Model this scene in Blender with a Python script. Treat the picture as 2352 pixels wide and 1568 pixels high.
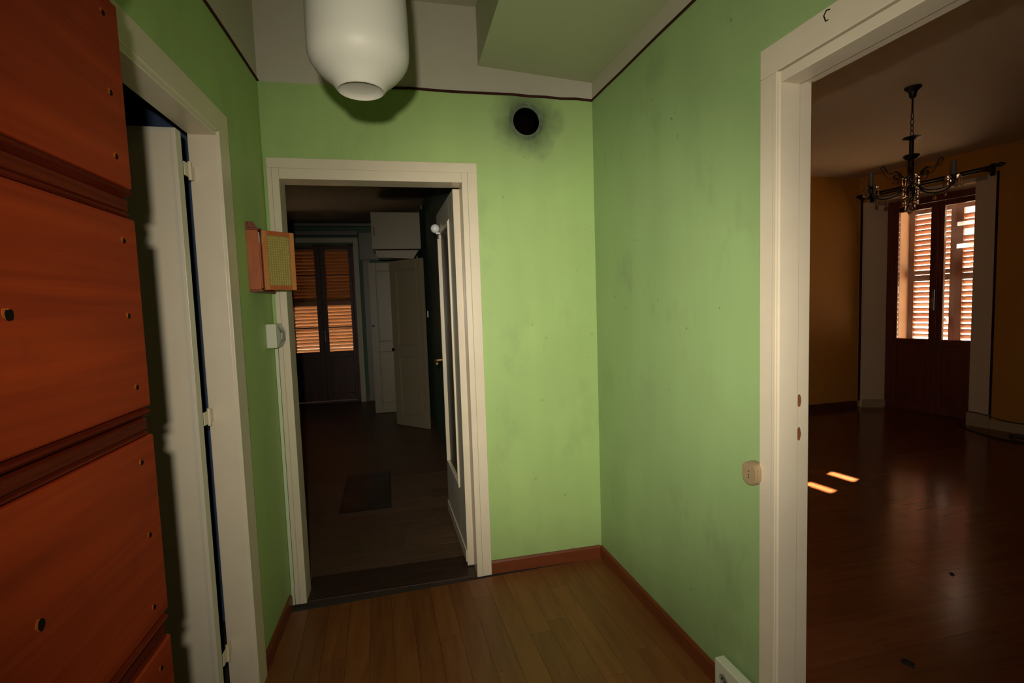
import bpy, bmesh, math, random
from mathutils import Matrix, Vector
random.seed(7)
for o in list(bpy.data.objects): bpy.data.objects.remove(o)
sc = bpy.context.scene
COL = sc.collection
R = math.radians

# ---------------------------------------------------------------- camera
CAMP = Vector((0, 0, 1.415))
PIT, ROL, YAW = R(-4.119), R(-1.929), R(12.537)
fw = Vector((math.sin(YAW)*math.cos(PIT), math.cos(YAW)*math.cos(PIT), math.sin(PIT)))
rt = Vector((math.cos(YAW), -math.sin(YAW), 0)); up = rt.cross(fw)
r2 = math.cos(ROL)*rt + math.sin(ROL)*up; u2 = -math.sin(ROL)*rt + math.cos(ROL)*up
cam = bpy.data.cameras.new('camera'); cam.sensor_width = 36; cam.lens = 1138.6/2352*36
cam.clip_start = 0.02; cam.clip_end = 200
co = bpy.data.objects.new('camera', cam); COL.objects.link(co)
M = Matrix((r2, u2, -fw)).transposed().to_4x4(); M.translation = CAMP
co.matrix_world = M; sc.camera = co

# ---------------------------------------------------------------- light
sc.view_settings.view_transform = 'Standard'; sc.view_settings.look = 'None'
sc.view_settings.gamma = 1; sc.view_settings.use_curve_mapping = False
sc.view_settings.exposure = 0.0
sc.cycles.use_denoising = True
sc.cycles.max_bounces = 10; sc.cycles.diffuse_bounces = 6; sc.cycles.transparent_max_bounces = 16
sc.cycles.caustics_reflective = False; sc.cycles.caustics_refractive = False
sc.cycles.sample_clamp_indirect = 4
w = bpy.data.worlds.new('world'); sc.world = w; w.use_nodes = True
bg = w.node_tree.nodes['Background']; bg.inputs[0].default_value = (1.0, 0.76, 0.52, 1); bg.inputs[1].default_value = 8.0
# camera flash: a small lamp just above and behind the lens (nothing else lights the hallway)
FLP = CAMP + u2*0.075 - r2*0.026 - fw*0.062
fdir = (fw*1.0 - u2*0.035 + r2*0.095).normalized()
for FE, FS in ((150, 62), (104, 120)):      # tube plus diffuser: a tight core inside a wide spill
    fl = bpy.data.lights.new('camera_flash', 'SPOT'); fl.energy = FE; fl.spot_size = R(FS); fl.spot_blend = 1.0
    fl.shadow_soft_size = 0.014; fl.color = (1.0, 0.93, 0.80)
    fo = bpy.data.objects.new('camera_flash', fl); COL.objects.link(fo)
    fo.matrix_world = Matrix.Translation(FLP) @ fdir.to_track_quat('-Z', 'Y').to_matrix().to_4x4()
# sun
sn = bpy.data.lights.new('sun', 'SUN'); sn.energy = 120; sn.angle = R(0.53); sn.color = (1.0, 0.86, 0.62)
so = bpy.data.objects.new('sun', sn); COL.objects.link(so)
so.rotation_euler = Vector((-1, -0.39, -0.708)).to_track_quat('-Z', 'Y').to_euler(); so.location = (12, 8, 9)

# ---------------------------------------------------------------- materials
def nt(name):
    m = bpy.data.materials.new(name); m.use_nodes = True
    t = m.node_tree; b = t.nodes['Principled BSDF']
    return m, t, b
def N(t, k, **kw):
    n = t.nodes.new(k)
    for a, v in kw.items(): setattr(n, a, v)
    return n
def L(t, a, b): t.links.new(a, b)
def mixrgb(t, fac, a, b, mode='MIX'):
    n = N(t, 'ShaderNodeMix', data_type='RGBA', blend_type=mode)
    for i, v in ((0, fac), (6, a), (7, b)):
        if hasattr(v, 'is_linked'): L(t, v, n.inputs[i])
        else: n.inputs[i].default_value = v if i == 0 else (*v, 1)
    return n.outputs[2]
def mathn(t, op, a, b=None, c=None, clamp=False):
    n = N(t, 'ShaderNodeMath', operation=op, use_clamp=clamp)
    for i, v in enumerate((a, b, c)):
        if v is None: continue
        if hasattr(v, 'is_linked'): L(t, v, n.inputs[i])
        else: n.inputs[i].default_value = v
    return n.outputs[0]
def noise(t, scale, detail=4, rough=.55, vec=None, dist=0):
    n = N(t, 'ShaderNodeTexNoise'); n.inputs['Scale'].default_value = scale; n.inputs['Detail'].default_value = detail
    n.inputs['Roughness'].default_value = rough; n.inputs['Distortion'].default_value = dist
    if vec is not None: L(t, vec, n.inputs['Vector'])
    return n.outputs[0]
def ramp(t, v, lo, hi, a=0., b=1.):
    n = N(t, 'ShaderNodeMapRange'); n.clamp = True
    L(t, v, n.inputs[0]); n.inputs[1].default_value = lo; n.inputs[2].default_value = hi
    n.inputs[3].default_value = a; n.inputs[4].default_value = b
    return n.outputs[0]
def pos(t): return N(t, 'ShaderNodeNewGeometry').outputs['Position']
def scaled(t, v, s, rot=(0, 0, 0), loc=None):
    n = N(t, 'ShaderNodeMapping'); n.inputs['Scale'].default_value = s; n.inputs['Rotation'].default_value = rot
    L(t, v, n.inputs['Vector'])
    if loc is not None: L(t, loc, n.inputs['Location'])
    return n.outputs[0]
def bump(t, b, h, strength, dist):
    n = N(t, 'ShaderNodeBump'); n.inputs['Strength'].default_value = strength; n.inputs['Distance'].default_value = dist
    L(t, h, n.inputs['Height']); L(t, n.outputs[0], b.inputs['Normal'])
def simple(name, col, rough=.5, metal=0, var=.08, vs=6., bs=0., bsc=60., spec=.5):
    m, t, b = nt(name)
    p = pos(t)
    f = noise(t, vs, 5, .6, p)
    c = mixrgb(t, f, tuple(x*(1-var*1.6) for x in col), tuple(min(1, x*(1+var*1.6)) for x in col))
    L(t, c, b.inputs['Base Color'])
    b.inputs['Roughness'].default_value = rough; b.inputs['Metallic'].default_value = metal
    b.inputs['Specular IOR Level'].default_value = spec
    if bs: bump(t, b, noise(t, bsc, 3, .6, p), bs, .002)
    return m

GREEN = (.348, .49, .168); WHITE = (.50, .46, .35)
def wall_paint(name, green=GREEN, white=WHITE, split=None, soot=None, seam=True, dirt=1.0, ragged=False):
    m, t, b = nt(name); p = pos(t)
    streak = noise(t, 1., 5, .6, scaled(t, p, (5, 5, .55)))
    blot = noise(t, 2.3, 5, .6, p)
    f = mathn(t, 'ADD', mathn(t, 'MULTIPLY', ramp(t, streak, .35, .7), .5), mathn(t, 'MULTIPLY', ramp(t, blot, .35, .7), .5))
    g = mixrgb(t, f, tuple(x*.90 for x in green), tuple(min(1, x*1.06) for x in green))
    sm = noise(t, 3.1, 6, .65, scaled(t, p, (1.6, 1.6, .8)))
    g = mixrgb(t, mathn(t, 'MULTIPLY', ramp(t, sm, .56, .74), .32*dirt), g, (.16, .19, .10))
    sep = N(t, 'ShaderNodeSeparateXYZ'); L(t, p, sep.inputs[0]); z = sep.outputs[2]
    low = mathn(t, 'MULTIPLY', ramp(t, z, .07, .28, 1, 0), noise(t, 9, 4, .6, p))
    g = mixrgb(t, mathn(t, 'MULTIPLY', low, .38*dirt), g, (.14, .15, .08))
    specks = noise(t, 38, 2, .4, p)
    g = mixrgb(t, mathn(t, 'MULTIPLY', ramp(t, specks, .745, .79), .45*dirt), g, (.10, .10, .05))
    if soot:
        d = N(t, 'ShaderNodeVectorMath', operation='DISTANCE'); L(t, p, d.inputs[0]); d.inputs[1].default_value = soot
        n1 = noise(t, 9, 5, .65, p)
        r = mathn(t, 'SUBTRACT', d.outputs['Value'], mathn(t, 'MULTIPLY', mathn(t, 'SUBTRACT', n1, .5), .13))
        k = mathn(t, 'MULTIPLY', ramp(t, r, .07, .20, 1, 0), .75)
        k2 = mathn(t, 'MULTIPLY', ramp(t, r, .10, .42, 1, 0), .28)
        g = mixrgb(t, k2, g, (.17, .20, .12)); g = mixrgb(t, k, g, (.035, .045, .03))
    if split is not None:
        zz = z
        if ragged: zz = mathn(t, 'ADD', z, mathn(t, 'MULTIPLY', mathn(t, 'SUBTRACT', noise(t, 14, 3, .5, p), .5), .02))
        wn = noise(t, 3, 4, .6, p)
        wc = mixrgb(t, wn, tuple(x*.9 for x in white), white)
        if soot: wc = mixrgb(t, mathn(t, 'MULTIPLY', k2, 1.2), wc, (.16, .15, .12))
        g = mixrgb(t, ramp(t, zz, split-.001, split+.001), g, wc)
    L(t, g, b.inputs['Base Color']); b.inputs['Roughness'].default_value = .55; b.inputs['Specular IOR Level'].default_value = .32
    h = mathn(t, 'ADD', mathn(t, 'MULTIPLY', noise(t, 70, 3, .6, p), .5), noise(t, 14, 3, .5, scaled(t, p, (1, 1, .5))))
    bump(t, b, h, .22, .003)
    return m

def wood(name, a, bcol, rough=.35, scale=(1, 1, 1), grain=10., bstr=.1, obj_random=False, spec=.5, coat=0., wearcol=None):
    """grain runs along the axis with the smallest scale"""
    m, t, b = nt(name); p = pos(t)
    oi = N(t, 'ShaderNodeObjectInfo').outputs['Random'] if obj_random else None
    if obj_random:
        cx = N(t, 'ShaderNodeCombineXYZ'); v = mathn(t, 'MULTIPLY', oi, 37.)
        L(t, v, cx.inputs[0]); L(t, v, cx.inputs[1]); loc = cx.outputs[0]
    else: loc = None
    q = scaled(t, p, scale, loc=loc)
    n1 = noise(t, grain, 6, .62, q, .6); n2 = noise(t, grain*4, 3, .6, q, .2)
    f = mathn(t, 'ADD', mathn(t, 'MULTIPLY', ramp(t, n1, .3, .7), .7), mathn(t, 'MULTIPLY', n2, .3))
    c = mixrgb(t, f, a, bcol)
    if obj_random:
        k = ramp(t, oi, 0, 1, .88, 1.12)
        sc3 = N(t, 'ShaderNodeVectorMath', operation='SCALE'); L(t, c, sc3.inputs[0]); L(t, k, sc3.inputs['Scale']); c = sc3.outputs[0]
    if wearcol:
        c = mixrgb(t, mathn(t, 'MULTIPLY', ramp(t, noise(t, 7, 6, .7, p), .60, .72), .5), c, wearcol)
    L(t, c, b.inputs['Base Color'])
    rv = .3 if obj_random else 1.
    L(t, ramp(t, n2, .2, .8, rough*(1-.15*rv), rough*(1+.2*rv)), b.inputs['Roughness'])
    b.inputs['Specular IOR Level'].default_value = spec; b.inputs['Coat Weight'].default_value = coat; b.inputs['Coat Roughness'].default_value = .15
    bump(t, b, n2, bstr, .0015)
    return m

MT = {}
MT['wall_hall_back'] = wall_paint('green_wall_back', split=2.472, soot=(.672, 2.516, 2.35), ragged=True, dirt=.7)
MT['wall_hall'] = wall_paint('green_wall', green=(.30, .43, .172), split=2.472, dirt=1.1)
MT['wall_hall_left'] = wall_paint('green_wall_left', split=2.472, dirt=.7)
MT['plaster'] = simple('grey_plaster', (.42, .38, .31), .8, var=.06, vs=3, bs=.2, bsc=80)
MT['ceil'] = simple('ceiling_paint', (.44, .41, .29), .75, var=.05, vs=2.5, bs=.12, bsc=50)
MT['ceil_low'] = simple('ceiling_paint_low', (.40, .42, .25), .6, var=.04, vs=2.5, bs=.12, bsc=50)
MT['trim_dark'] = simple('dark_trim', (.040, .010, .007), .7, var=.15, spec=.1)
MT['frame'] = simple('cream_gloss_paint', (.66, .57, .42), .32, var=.05, vs=9, bs=.06, bsc=30)
MT['leaf_grey'] = simple('door_leaf_paint', (.56, .52, .42), .4, var=.05, vs=5, bs=.05, bsc=40)
MT['chip'] = simple('bare_wood_chip', (.20, .07, .02), .8, var=.3, vs=90)
MT['skirt'] = wood('skirting_wood', (.125, .027, .007), (.18, .044, .012), .4, (.7, .7, 6), 8)
MT['floor_hall'] = wood('laminate_hall', (.120, .036, .009), (.21, .076, .020), .40, (9, .9, 1), 3.2, .06, True, .4)
MT['floor_k'] = wood('laminate_kitchen', (.095, .052, .028), (.15, .088, .048), .42, (.9, 9, 1), 3.2, .06, True, .35)
MT['floor_l'] = wood('laminate_living', (.125, .034, .009), (.19, .056, .016), .19, (.9, 9, 1), 3.2, .002, True, .4)
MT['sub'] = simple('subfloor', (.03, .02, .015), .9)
MT['thresh'] = wood('threshold_wood', (.025, .012, .008), (.05, .025, .015), .5, (1, 8, 1), 5)
MT['door_red'] = wood('red_varnished_wood', (.105, .009, .0015), (.22, .024, .003), .5, (1, .22, 6), 5., .10, False, .10, 0., (.12, .012, .003))
MT['door_mould'] = wood('dark_red_moulding', (.030, .003, .001), (.085, .010, .003), .45, (1, .3, 9), 9, .15, False, .04, 0, (.12, .03, .015))
MT['steel_cream'] = simple('pale_door_edge', (.42, .38, .25), .5, var=.15, vs=30)
MT['hole'] = simple('dark_hole', (.012, .008, .006), .9)
MT['bolt'] = simple('dark_bolt', (.004, .003, .002), .8, 0, var=.3, vs=60, spec=.05)
MT['putty'] = simple('orange_putty', (.22, .05, .006), .7, var=.25, vs=60, spec=.1)
MT['keybox'] = wood('orange_pine', (.30, .062, .016), (.43, .11, .03), .42, (4, 4, .8), 12, .1)
MT['keybox_dark'] = wood('stained_pine', (.14, .028, .015), (.24, .05, .025), .42, (4, 4, 4), 12, .1)
MT['keybox_lite'] = wood('light_pine', (.40, .135, .035), (.52, .20, .06), .42, (4, 4, .8), 12, .1)
MT['mesh_back'] = simple('woven_cane', (.26, .19, .035), .7, var=.2, vs=70)
MT['mesh_wire'] = simple('cane_strand', (.40, .33, .10), .6, var=.25, vs=90)
MT['plastic'] = simple('ivory_plastic', (.60, .60, .46), .4, var=.03)
MT['plastic_dark'] = simple('smoked_plastic', (.28, .27, .20), .25, var=.05)
MT['white'] = simple('white_plastic', (.80, .80, .78), .35, var=.02)
MT['beige'] = simple('beige_bakelite', (.33, .235, .125), .35, var=.06, vs=30)
MT['duct'] = simple('painted_duct', (.55, .62, .42), .45, var=.05)
MT['soot'] = simple('soot_black', (.003, .002, .002), 1, spec=0)
MT['ring'] = simple('flue_ring', (.13, .17, .10), .55, .2, var=.6, vs=26, bs=.6, bsc=60)
MT['brass'] = simple('brass', (.62, .40, .13), .28, .9, var=.1)
MT['chrome'] = simple('chrome', (.6, .6, .6), .2, .95)
MT['iron'] = simple('black_iron', (.012, .010, .009), .4, .3, var=.3)
MT['cable'] = simple('black_cable', (.012, .011, .010), .5)
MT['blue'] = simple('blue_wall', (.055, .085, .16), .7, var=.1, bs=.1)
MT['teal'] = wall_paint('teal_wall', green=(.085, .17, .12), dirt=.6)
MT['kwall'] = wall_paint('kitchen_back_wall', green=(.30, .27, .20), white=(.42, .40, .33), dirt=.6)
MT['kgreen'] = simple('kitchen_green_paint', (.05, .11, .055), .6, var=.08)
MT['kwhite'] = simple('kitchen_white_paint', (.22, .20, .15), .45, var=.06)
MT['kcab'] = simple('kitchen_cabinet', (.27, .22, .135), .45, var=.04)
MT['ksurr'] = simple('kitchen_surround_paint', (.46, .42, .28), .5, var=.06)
MT['kboard'] = simple('shelf_board', (.17, .16, .14), .5, var=.06)
MT['ochre'] = wall_paint('ochre_wall', green=(.56, .235, .028), dirt=.5)
MT['lwhite'] = simple('reveal_white', (.70, .52, .34), .6, var=.05, vs=2, bs=.1)
MT['lceil'] = simple('living_ceiling', (.62, .46, .30), .7, var=.05, vs=1.5, bs=.1)
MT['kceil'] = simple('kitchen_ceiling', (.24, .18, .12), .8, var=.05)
MT['lskirt'] = simple('dark_skirting', (.10, .03, .015), .45, var=.1)
MT['lskirt2'] = simple('plinth_paint', (.42, .30, .17), .6, var=.1)
MT['mahog'] = wood('mahogany_sash', (.10, .018, .008), (.19, .035, .014), .4, (3, 3, .5), 7, .06)
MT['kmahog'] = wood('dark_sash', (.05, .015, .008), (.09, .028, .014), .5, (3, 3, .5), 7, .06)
MT['slat'] = simple('orange_slat_paint', (.19, .07, .028), .5, var=.12, vs=8)
MT['slat_k'] = simple('orange_slat_paint_kitchen', (.20, .078, .012), .5, var=.12, vs=8)
MT['stucco'] = simple('exterior_stucco', (.62, .52, .40), .9, var=.08, bs=.3)
MT['ground'] = simple('street_concrete', (.43, .36, .27), .9, var=.1)
MT['hatch'] = simple('dark_floor_plate', (.022, .018, .015), .35, var=.7, vs=9)
MT['sleeve'] = simple('grey_candle_sleeve', (.13, .11, .09), .5, var=.1)
MT['textured_glass'] = simple('obscured_glass', (.035, .030, .010), .4, var=.6, vs=170, bs=1.0, bsc=140, spec=.2)

def glassmat(name, dust, dustcol):
    m, t, b = nt(name); out = t.nodes['Material Output']; t.nodes.remove(b)
    tr = N(t, 'ShaderNodeBsdfTransparent'); gl = N(t, 'ShaderNodeBsdfGlossy'); gl.inputs['Roughness'].default_value = .03
    fr = N(t, 'ShaderNodeFresnel'); fr.inputs[0].default_value = 1.3
    mx = N(t, 'ShaderNodeMixShader'); L(t, fr.outputs[0], mx.inputs[0]); L(t, tr.outputs[0], mx.inputs[1]); L(t, gl.outputs[0], mx.inputs[2])
    tl = N(t, 'ShaderNodeBsdfTranslucent'); tl.inputs[0].default_value = (*dustcol, 1)
    f = mathn(t, 'MULTIPLY', ramp(t, noise(t, 5, 5, .6, pos(t)), .3, .75), dust)
    m2 = N(t, 'ShaderNodeMixShader'); L(t, f, m2.inputs[0]); L(t, mx.outputs[0], m2.inputs[1]); L(t, tl.outputs[0], m2.inputs[2])
    L(t, m2.outputs[0], out.inputs[0]); return m
MT['pane'] = glassmat('dusty_window_glass', .06, (.9, .85, .85))
MT['pane_k'] = glassmat('kitchen_window_glass', .01, (.8, .8, .8))
m, t, b = nt('crystal_glass'); b.inputs['Transmission Weight'].default_value = 1; b.inputs['Roughness'].default_value = .02
b.inputs['IOR'].default_value = 1.5; b.inputs['Base Color'].default_value = (.95, .93, .9, 1); MT['crystal'] = m
m, t, b = nt('opal_glass')
L(t, mixrgb(t, noise(t, 4, 3, .5, pos(t)), (.325, .315, .25), (.365, .35, .28)), b.inputs['Base Color'])
b.inputs['Roughness'].default_value = .5; b.inputs['Specular IOR Level'].default_value = .25; b.inputs['Subsurface Weight'].default_value = .15; b.inputs['Subsurface Radius'].default_value = (.02, .02, .015)
MT['opal'] = m

# ---------------------------------------------------------------- helpers
def frame(P0, deg):
    a = R(deg)
    return Matrix.Translation((P0[0], P0[1], 0)) @ Matrix.Rotation(-a, 4, 'Z') @ Matrix.Translation((0, -P0[1], 0))
I4 = Matrix.Identity(4)
LW = frame((-.583, 2.516), 1.185)      # (w, v, z): w = distance into the hallway from the hall's west wall
RWm = frame((1.032, 2.516), -2.512)    # w = distance behind the hall's east wall face
WW = frame((5.79, 3.99), -10.98)       # w = distance behind the living room's window wall face

class MB:
    def __init__(s): s.bm = bmesh.new()
    def box(s, x0, x1, y0, y1, z0, z1, m=None, bev=0):
        vs = [s.bm.verts.new((x, y, z)) for x in (x0, x1) for y in (y0, y1) for z in (z0, z1)]
        fs = [s.bm.faces.new([vs[i] for i in f]) for f in ((0, 1, 3, 2), (4, 6, 7, 5), (0, 4, 5, 1), (2, 3, 7, 6), (0, 2, 6, 4), (1, 5, 7, 3))]
        if m is not None: bmesh.ops.transform(s.bm, matrix=m, verts=vs)
        if bev:
            es = list({e for f in fs for e in f.edges})
            bmesh.ops.bevel(s.bm, geom=es, offset=bev, segments=2, affect='EDGES', profile=.5)
        return s
    def prism(s, pts, axis, a, b, m=None):
        """pts: 2D polygon; axis: extrusion axis index; the 2D coords fill the other two axes in order"""
        def P(p, h):
            c = list(p); c.insert(axis, h); return c
        A = [s.bm.verts.new(P(p, a)) for p in pts]; B = [s.bm.verts.new(P(p, b)) for p in pts]
        n = len(pts); s.bm.faces.new(A); s.bm.faces.new(list(reversed(B)))
        for i in range(n): s.bm.faces.new((A[i], B[i], B[(i+1) % n], A[(i+1) % n]))
        if m is not None: bmesh.ops.transform(s.bm, matrix=m, verts=A+B)
        return s
    def lathe(s, prof, seg=32, m=None):
        rings = []; vs = []
        for r, z in prof:
            if r < 1e-6: v = s.bm.verts.new((0, 0, z)); rings.append([v]); vs.append(v)
            else:
                rg = [s.bm.verts.new((r*math.cos(2*math.pi*i/seg), r*math.sin(2*math.pi*i/seg), z)) for i in range(seg)]
                rings.append(rg); vs += rg
        for a, b in zip(rings, rings[1:]):
            for i in range(seg):
                j = (i+1) % seg
                q = [a[i % len(a)], a[j % len(a)], b[j % len(b)], b[i % len(b)]]
                q2 = []
                for v in q:
                    if v not in q2: q2.append(v)
                if len(q2) > 2: s.bm.faces.new(q2)
        if m is not None: bmesh.ops.transform(s.bm, matrix=m, verts=vs)
        return s
    def tube(s, pts, r, seg=8, closed=False):
        pts = [Vector(p) for p in pts]; n = len(pts); rings = []
        prev = None
        for i, p in enumerate(pts):
            a = pts[(i-1) % n] if (i > 0 or closed) else p; b = pts[(i+1) % n] if (i < n-1 or closed) else p
            d = (b-a).normalized()
            if prev is None:
                x = d.orthogonal().normalized()
            else:
                x = (prev - d*prev.dot(d)); x = x.normalized() if x.length > 1e-6 else d.orthogonal().normalized()
            prev = x; y = d.cross(x)
            rr = r[i] if isinstance(r, (list, tuple)) else r
            rings.append([s.bm.verts.new(p + (x*math.cos(2*math.pi*k/seg) + y*math.sin(2*math.pi*k/seg))*rr) for k in range(seg)])
        m = n if closed else n-1
        for i in range(m):
            a, b = rings[i], rings[(i+1) % n]
            for k in range(seg): s.bm.faces.new((a[k], a[(k+1) % seg], b[(k+1) % seg], b[k]))
        if not closed: s.bm.faces.new(rings[0]); s.bm.faces.new(list(reversed(rings[-1])))
        return s
    def data(s, name, mat, smooth=False):
        bmesh.ops.recalc_face_normals(s.bm, faces=s.bm.faces)
        me = bpy.data.meshes.new(name); s.bm.to_mesh(me); s.bm.free()
        me.materials.append(MT[mat] if isinstance(mat, str) else mat)
        if smooth:
            for p in me.polygons: p.use_smooth = True
            if hasattr(me, 'set_sharp_from_angle'): me.set_sharp_from_angle(angle=R(38))
        return me
    def build(s, name, mat, parent=None, smooth=False, mw=None):
        return link(name, s.data(name, mat, smooth), parent, mw)
def link(name, me, parent=None, mw=None):
    o = bpy.data.objects.new(name, me); COL.objects.link(o)
    if parent is not None: o.parent = parent
    if mw is not None:
        if parent is not None: o.matrix_parent_inverse = world_of(parent).inverted()
        o.matrix_basis = mw
        WM[o.name] = mw
    elif parent is not None:
        WM[o.name] = world_of(parent)
    else: WM[o.name] = I4
    return o
WM = {}
def world_of(o): return WM.get(o.name, o.matrix_basis)
def tag(o, label=None, cat=None, group=None, kind=None):
    if label: o['label'] = label
    if cat: o['category'] = cat
    if group: o['group'] = group
    if kind: o['kind'] = kind
    return o
def empty(name, mw, label, cat, group=None, kind=None):
    """the empty stands at mw; its parts are built in the coordinates of mw"""
    o = bpy.data.objects.new(name, None); COL.objects.link(o); o.matrix_basis = mw; WM[o.name] = mw; o.empty_display_size = .1
    return tag(o, label, cat, group, kind)
def T(x, y, z): return Matrix.Translation((x, y, z))
def RZ(d): return Matrix.Rotation(R(d), 4, 'Z')
def RX(d): return Matrix.Rotation(R(d), 4, 'X')
def RY(d): return Matrix.Rotation(R(d), 4, 'Y')
def struct(name, mb, mat, label, cat, mw=None, parent=None):
    o = mb.build(name, mat, parent, mw=mw); 
    if parent is None: tag(o, label, cat, None, 'structure')
    return o

# ================================================================ SHELL
# hallway, back wall with doorway and flue hole
HX, HZ, HR = .672, 2.349, .068
mb = MB()
mb.box(-.72, -.535, 2.516, 2.616, 0, 2.95)
mb.box(-.535, .345, 2.516, 2.616, 2.055, 2.95)
mb.box(.345, HX-.125, 2.516, 2.616, 0, 2.95)
mb.box(HX+.125, 1.25, 2.516, 2.616, 0, 2.95)
mb.box(HX-.125, HX+.125, 2.516, 2.616, 0, HZ-.125)
mb.box(HX-.125, HX+.125, 2.516, 2.616, HZ+.125, 2.95)
sq, ci = [], []
NS = 48
for i in range(NS):
    a = 2*math.pi*i/NS + math.pi/4; c, s_ = math.cos(a), math.sin(a); k = .125/max(abs(c), abs(s_))
    sq.append((HX+c*k, HZ+s_*k)); ci.append((HX+c*HR, HZ+s_*HR))
fv = {}
for y in (2.516, 2.616):
    fv[y] = ([mb.bm.verts.new((p[0], y, p[1])) for p in sq], [mb.bm.verts.new((p[0], y, p[1])) for p in ci])
    S, Cc = fv[y]
    for i in range(NS): mb.bm.faces.new((S[i], S[(i+1) % NS], Cc[(i+1) % NS], Cc[i]))
for i in range(NS): mb.bm.faces.new((fv[2.516][1][i], fv[2.516][1][(i+1) % NS], fv[2.616][1][(i+1) % NS], fv[2.616][1][i]))
struct('wall_back', mb, 'wall_hall_back', 'green end wall of the hallway with the round flue hole', 'wall')
# side walls
mb = MB().box(-.08, 0, .0, 1.06, 0, 2.95).box(-.08, 0, 1.94, 2.53, 0, 2.95).box(-.08, 0, 1.06, 1.94, 2.055, 2.95)
struct('wall_left', mb, 'wall_hall_left', 'green hallway wall behind the red door, with the key box on it', 'wall', LW)
mb = MB().box(0, .10, .05, .40, 0, 2.95).box(0, .10, 1.262, 2.53, 0, 2.95).box(0, .10, .40, 1.262, 2.06, 2.95)
wr = struct('wall_right', mb, 'wall_hall', 'streaked green hallway wall beside the living room doorway', 'wall', RWm)
# living-room side of that wall wears ochre paint: thin skin on its back
mb = MB().box(.1005, .108, -1.2, .40, 0, 2.95).box(.1005, .108, 1.262, 2.53, 0, 2.95).box(.1005, .108, .40, 1.262, 2.06, 2.95)
struct('wall_living_west', mb, 'ochre', 'ochre paint on the living room side of the hallway wall', 'wall', RWm)
# entry wall (the photographer stands in its doorway) and the landing behind
mb = MB().box(-.76, -.45, .05, .24, 0, 2.95).box(.55, 1.15, .05, .24, 0, 2.95).box(-.45, .55, .05, .24, 2.25, 2.95)
struct('wall_front', mb, 'plaster', 'plaster wall around the entrance opening behind the camera', 'wall')
mb = MB().box(-1.3, 1.05, -1.5, -1.4, -.1, 2.95).box(-1.4, -1.3, -1.5, .1, -.1, 2.95).box(1.05, 1.15, -1.5, .06, -.1, 2.95).box(-1.4, -.7, -.02, .05, -.1, 2.95)
struct('wall_landing', mb, 'plaster', 'plain stair landing walls outside the entrance door', 'wall')
mb = MB().box(-1.4, 1.15, -1.5, .24, -.12, 0.0)
struct('floor_landing', mb, 'plaster', 'stone landing floor outside the entrance door', 'floor')
# ceilings
mb = MB().box(-.85, .435, .0, 2.62, 2.885, 3.0)
struct('ceiling', mb, 'ceil', 'pale high part of the hallway ceiling above the glass lamp', 'ceiling')
mb = MB().prism([(.433, 2.606), (1.25, 2.545), (1.25, 3.0), (.433, 3.0)], 1, .0, 2.6)
struct('ceiling_lowered', mb, 'ceil_low', 'lowered sloping part of the hallway ceiling near the flue hole', 'ceiling')
mb = MB().box(-1.4, 1.15, -1.5, .1, 2.96, 3.0)
struct('ceiling_landing', mb, 'ceil', 'plain ceiling of the stair landing', 'ceiling')
# left (blue) room
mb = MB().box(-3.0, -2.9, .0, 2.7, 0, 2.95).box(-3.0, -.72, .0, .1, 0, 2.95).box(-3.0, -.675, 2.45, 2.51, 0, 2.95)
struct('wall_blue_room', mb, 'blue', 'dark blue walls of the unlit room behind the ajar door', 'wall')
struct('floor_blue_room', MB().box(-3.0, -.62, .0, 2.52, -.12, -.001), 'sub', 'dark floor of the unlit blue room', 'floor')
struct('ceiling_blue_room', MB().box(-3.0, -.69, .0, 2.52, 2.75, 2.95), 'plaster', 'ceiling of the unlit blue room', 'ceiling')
# kitchen shell
KB = 8.0
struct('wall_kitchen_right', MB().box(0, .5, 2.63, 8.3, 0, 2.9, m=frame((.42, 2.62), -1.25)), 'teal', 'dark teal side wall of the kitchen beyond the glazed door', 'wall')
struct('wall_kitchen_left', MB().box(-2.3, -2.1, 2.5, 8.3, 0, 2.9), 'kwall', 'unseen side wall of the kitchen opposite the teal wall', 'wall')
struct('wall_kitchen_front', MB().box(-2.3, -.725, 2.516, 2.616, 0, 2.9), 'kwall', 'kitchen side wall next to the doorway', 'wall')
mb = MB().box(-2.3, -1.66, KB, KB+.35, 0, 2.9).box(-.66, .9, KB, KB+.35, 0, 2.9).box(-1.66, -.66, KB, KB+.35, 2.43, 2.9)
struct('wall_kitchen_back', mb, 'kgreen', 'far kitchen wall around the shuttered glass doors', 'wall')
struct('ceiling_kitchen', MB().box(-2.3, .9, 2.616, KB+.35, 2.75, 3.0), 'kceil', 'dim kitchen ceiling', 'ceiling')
# living shell
LY, LZ = 5.1, 2.83
struct('wall_living_back', MB().box(.95, 6.3, LY, LY+.3, 0, 3.0), 'ochre', 'ochre far wall of the living room beside the tall window', 'wall')
struct('wall_living_front', MB().box(1.15, 7.2, -1.5, -1.3, 0, 3.0), 'ochre', 'unseen ochre wall behind the camera in the living room', 'wall')
mb = MB().box(0, .46, -1.7, 3.90, 0, 3.0)
mb.prism([(0, 3.99), (.21, 4.0), (.21, 3.90), (0, 3.90)], 2, 0, 3.0)
mb.box(0, .46, 5.065, 5.5, 0, 3.0)
mb.prism([(0, 5.065), (.21, 4.925), (.26, 4.925), (.26, 4.82), (.46, 4.82), (.46, 5.065)], 2, 0, 3.0)
mb.prism([(0, 2.52), (.21, 2.495), (.46, 2.44), (.46, 3.0), (0, 3.0)], 1, 3.90, 5.065)
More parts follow.
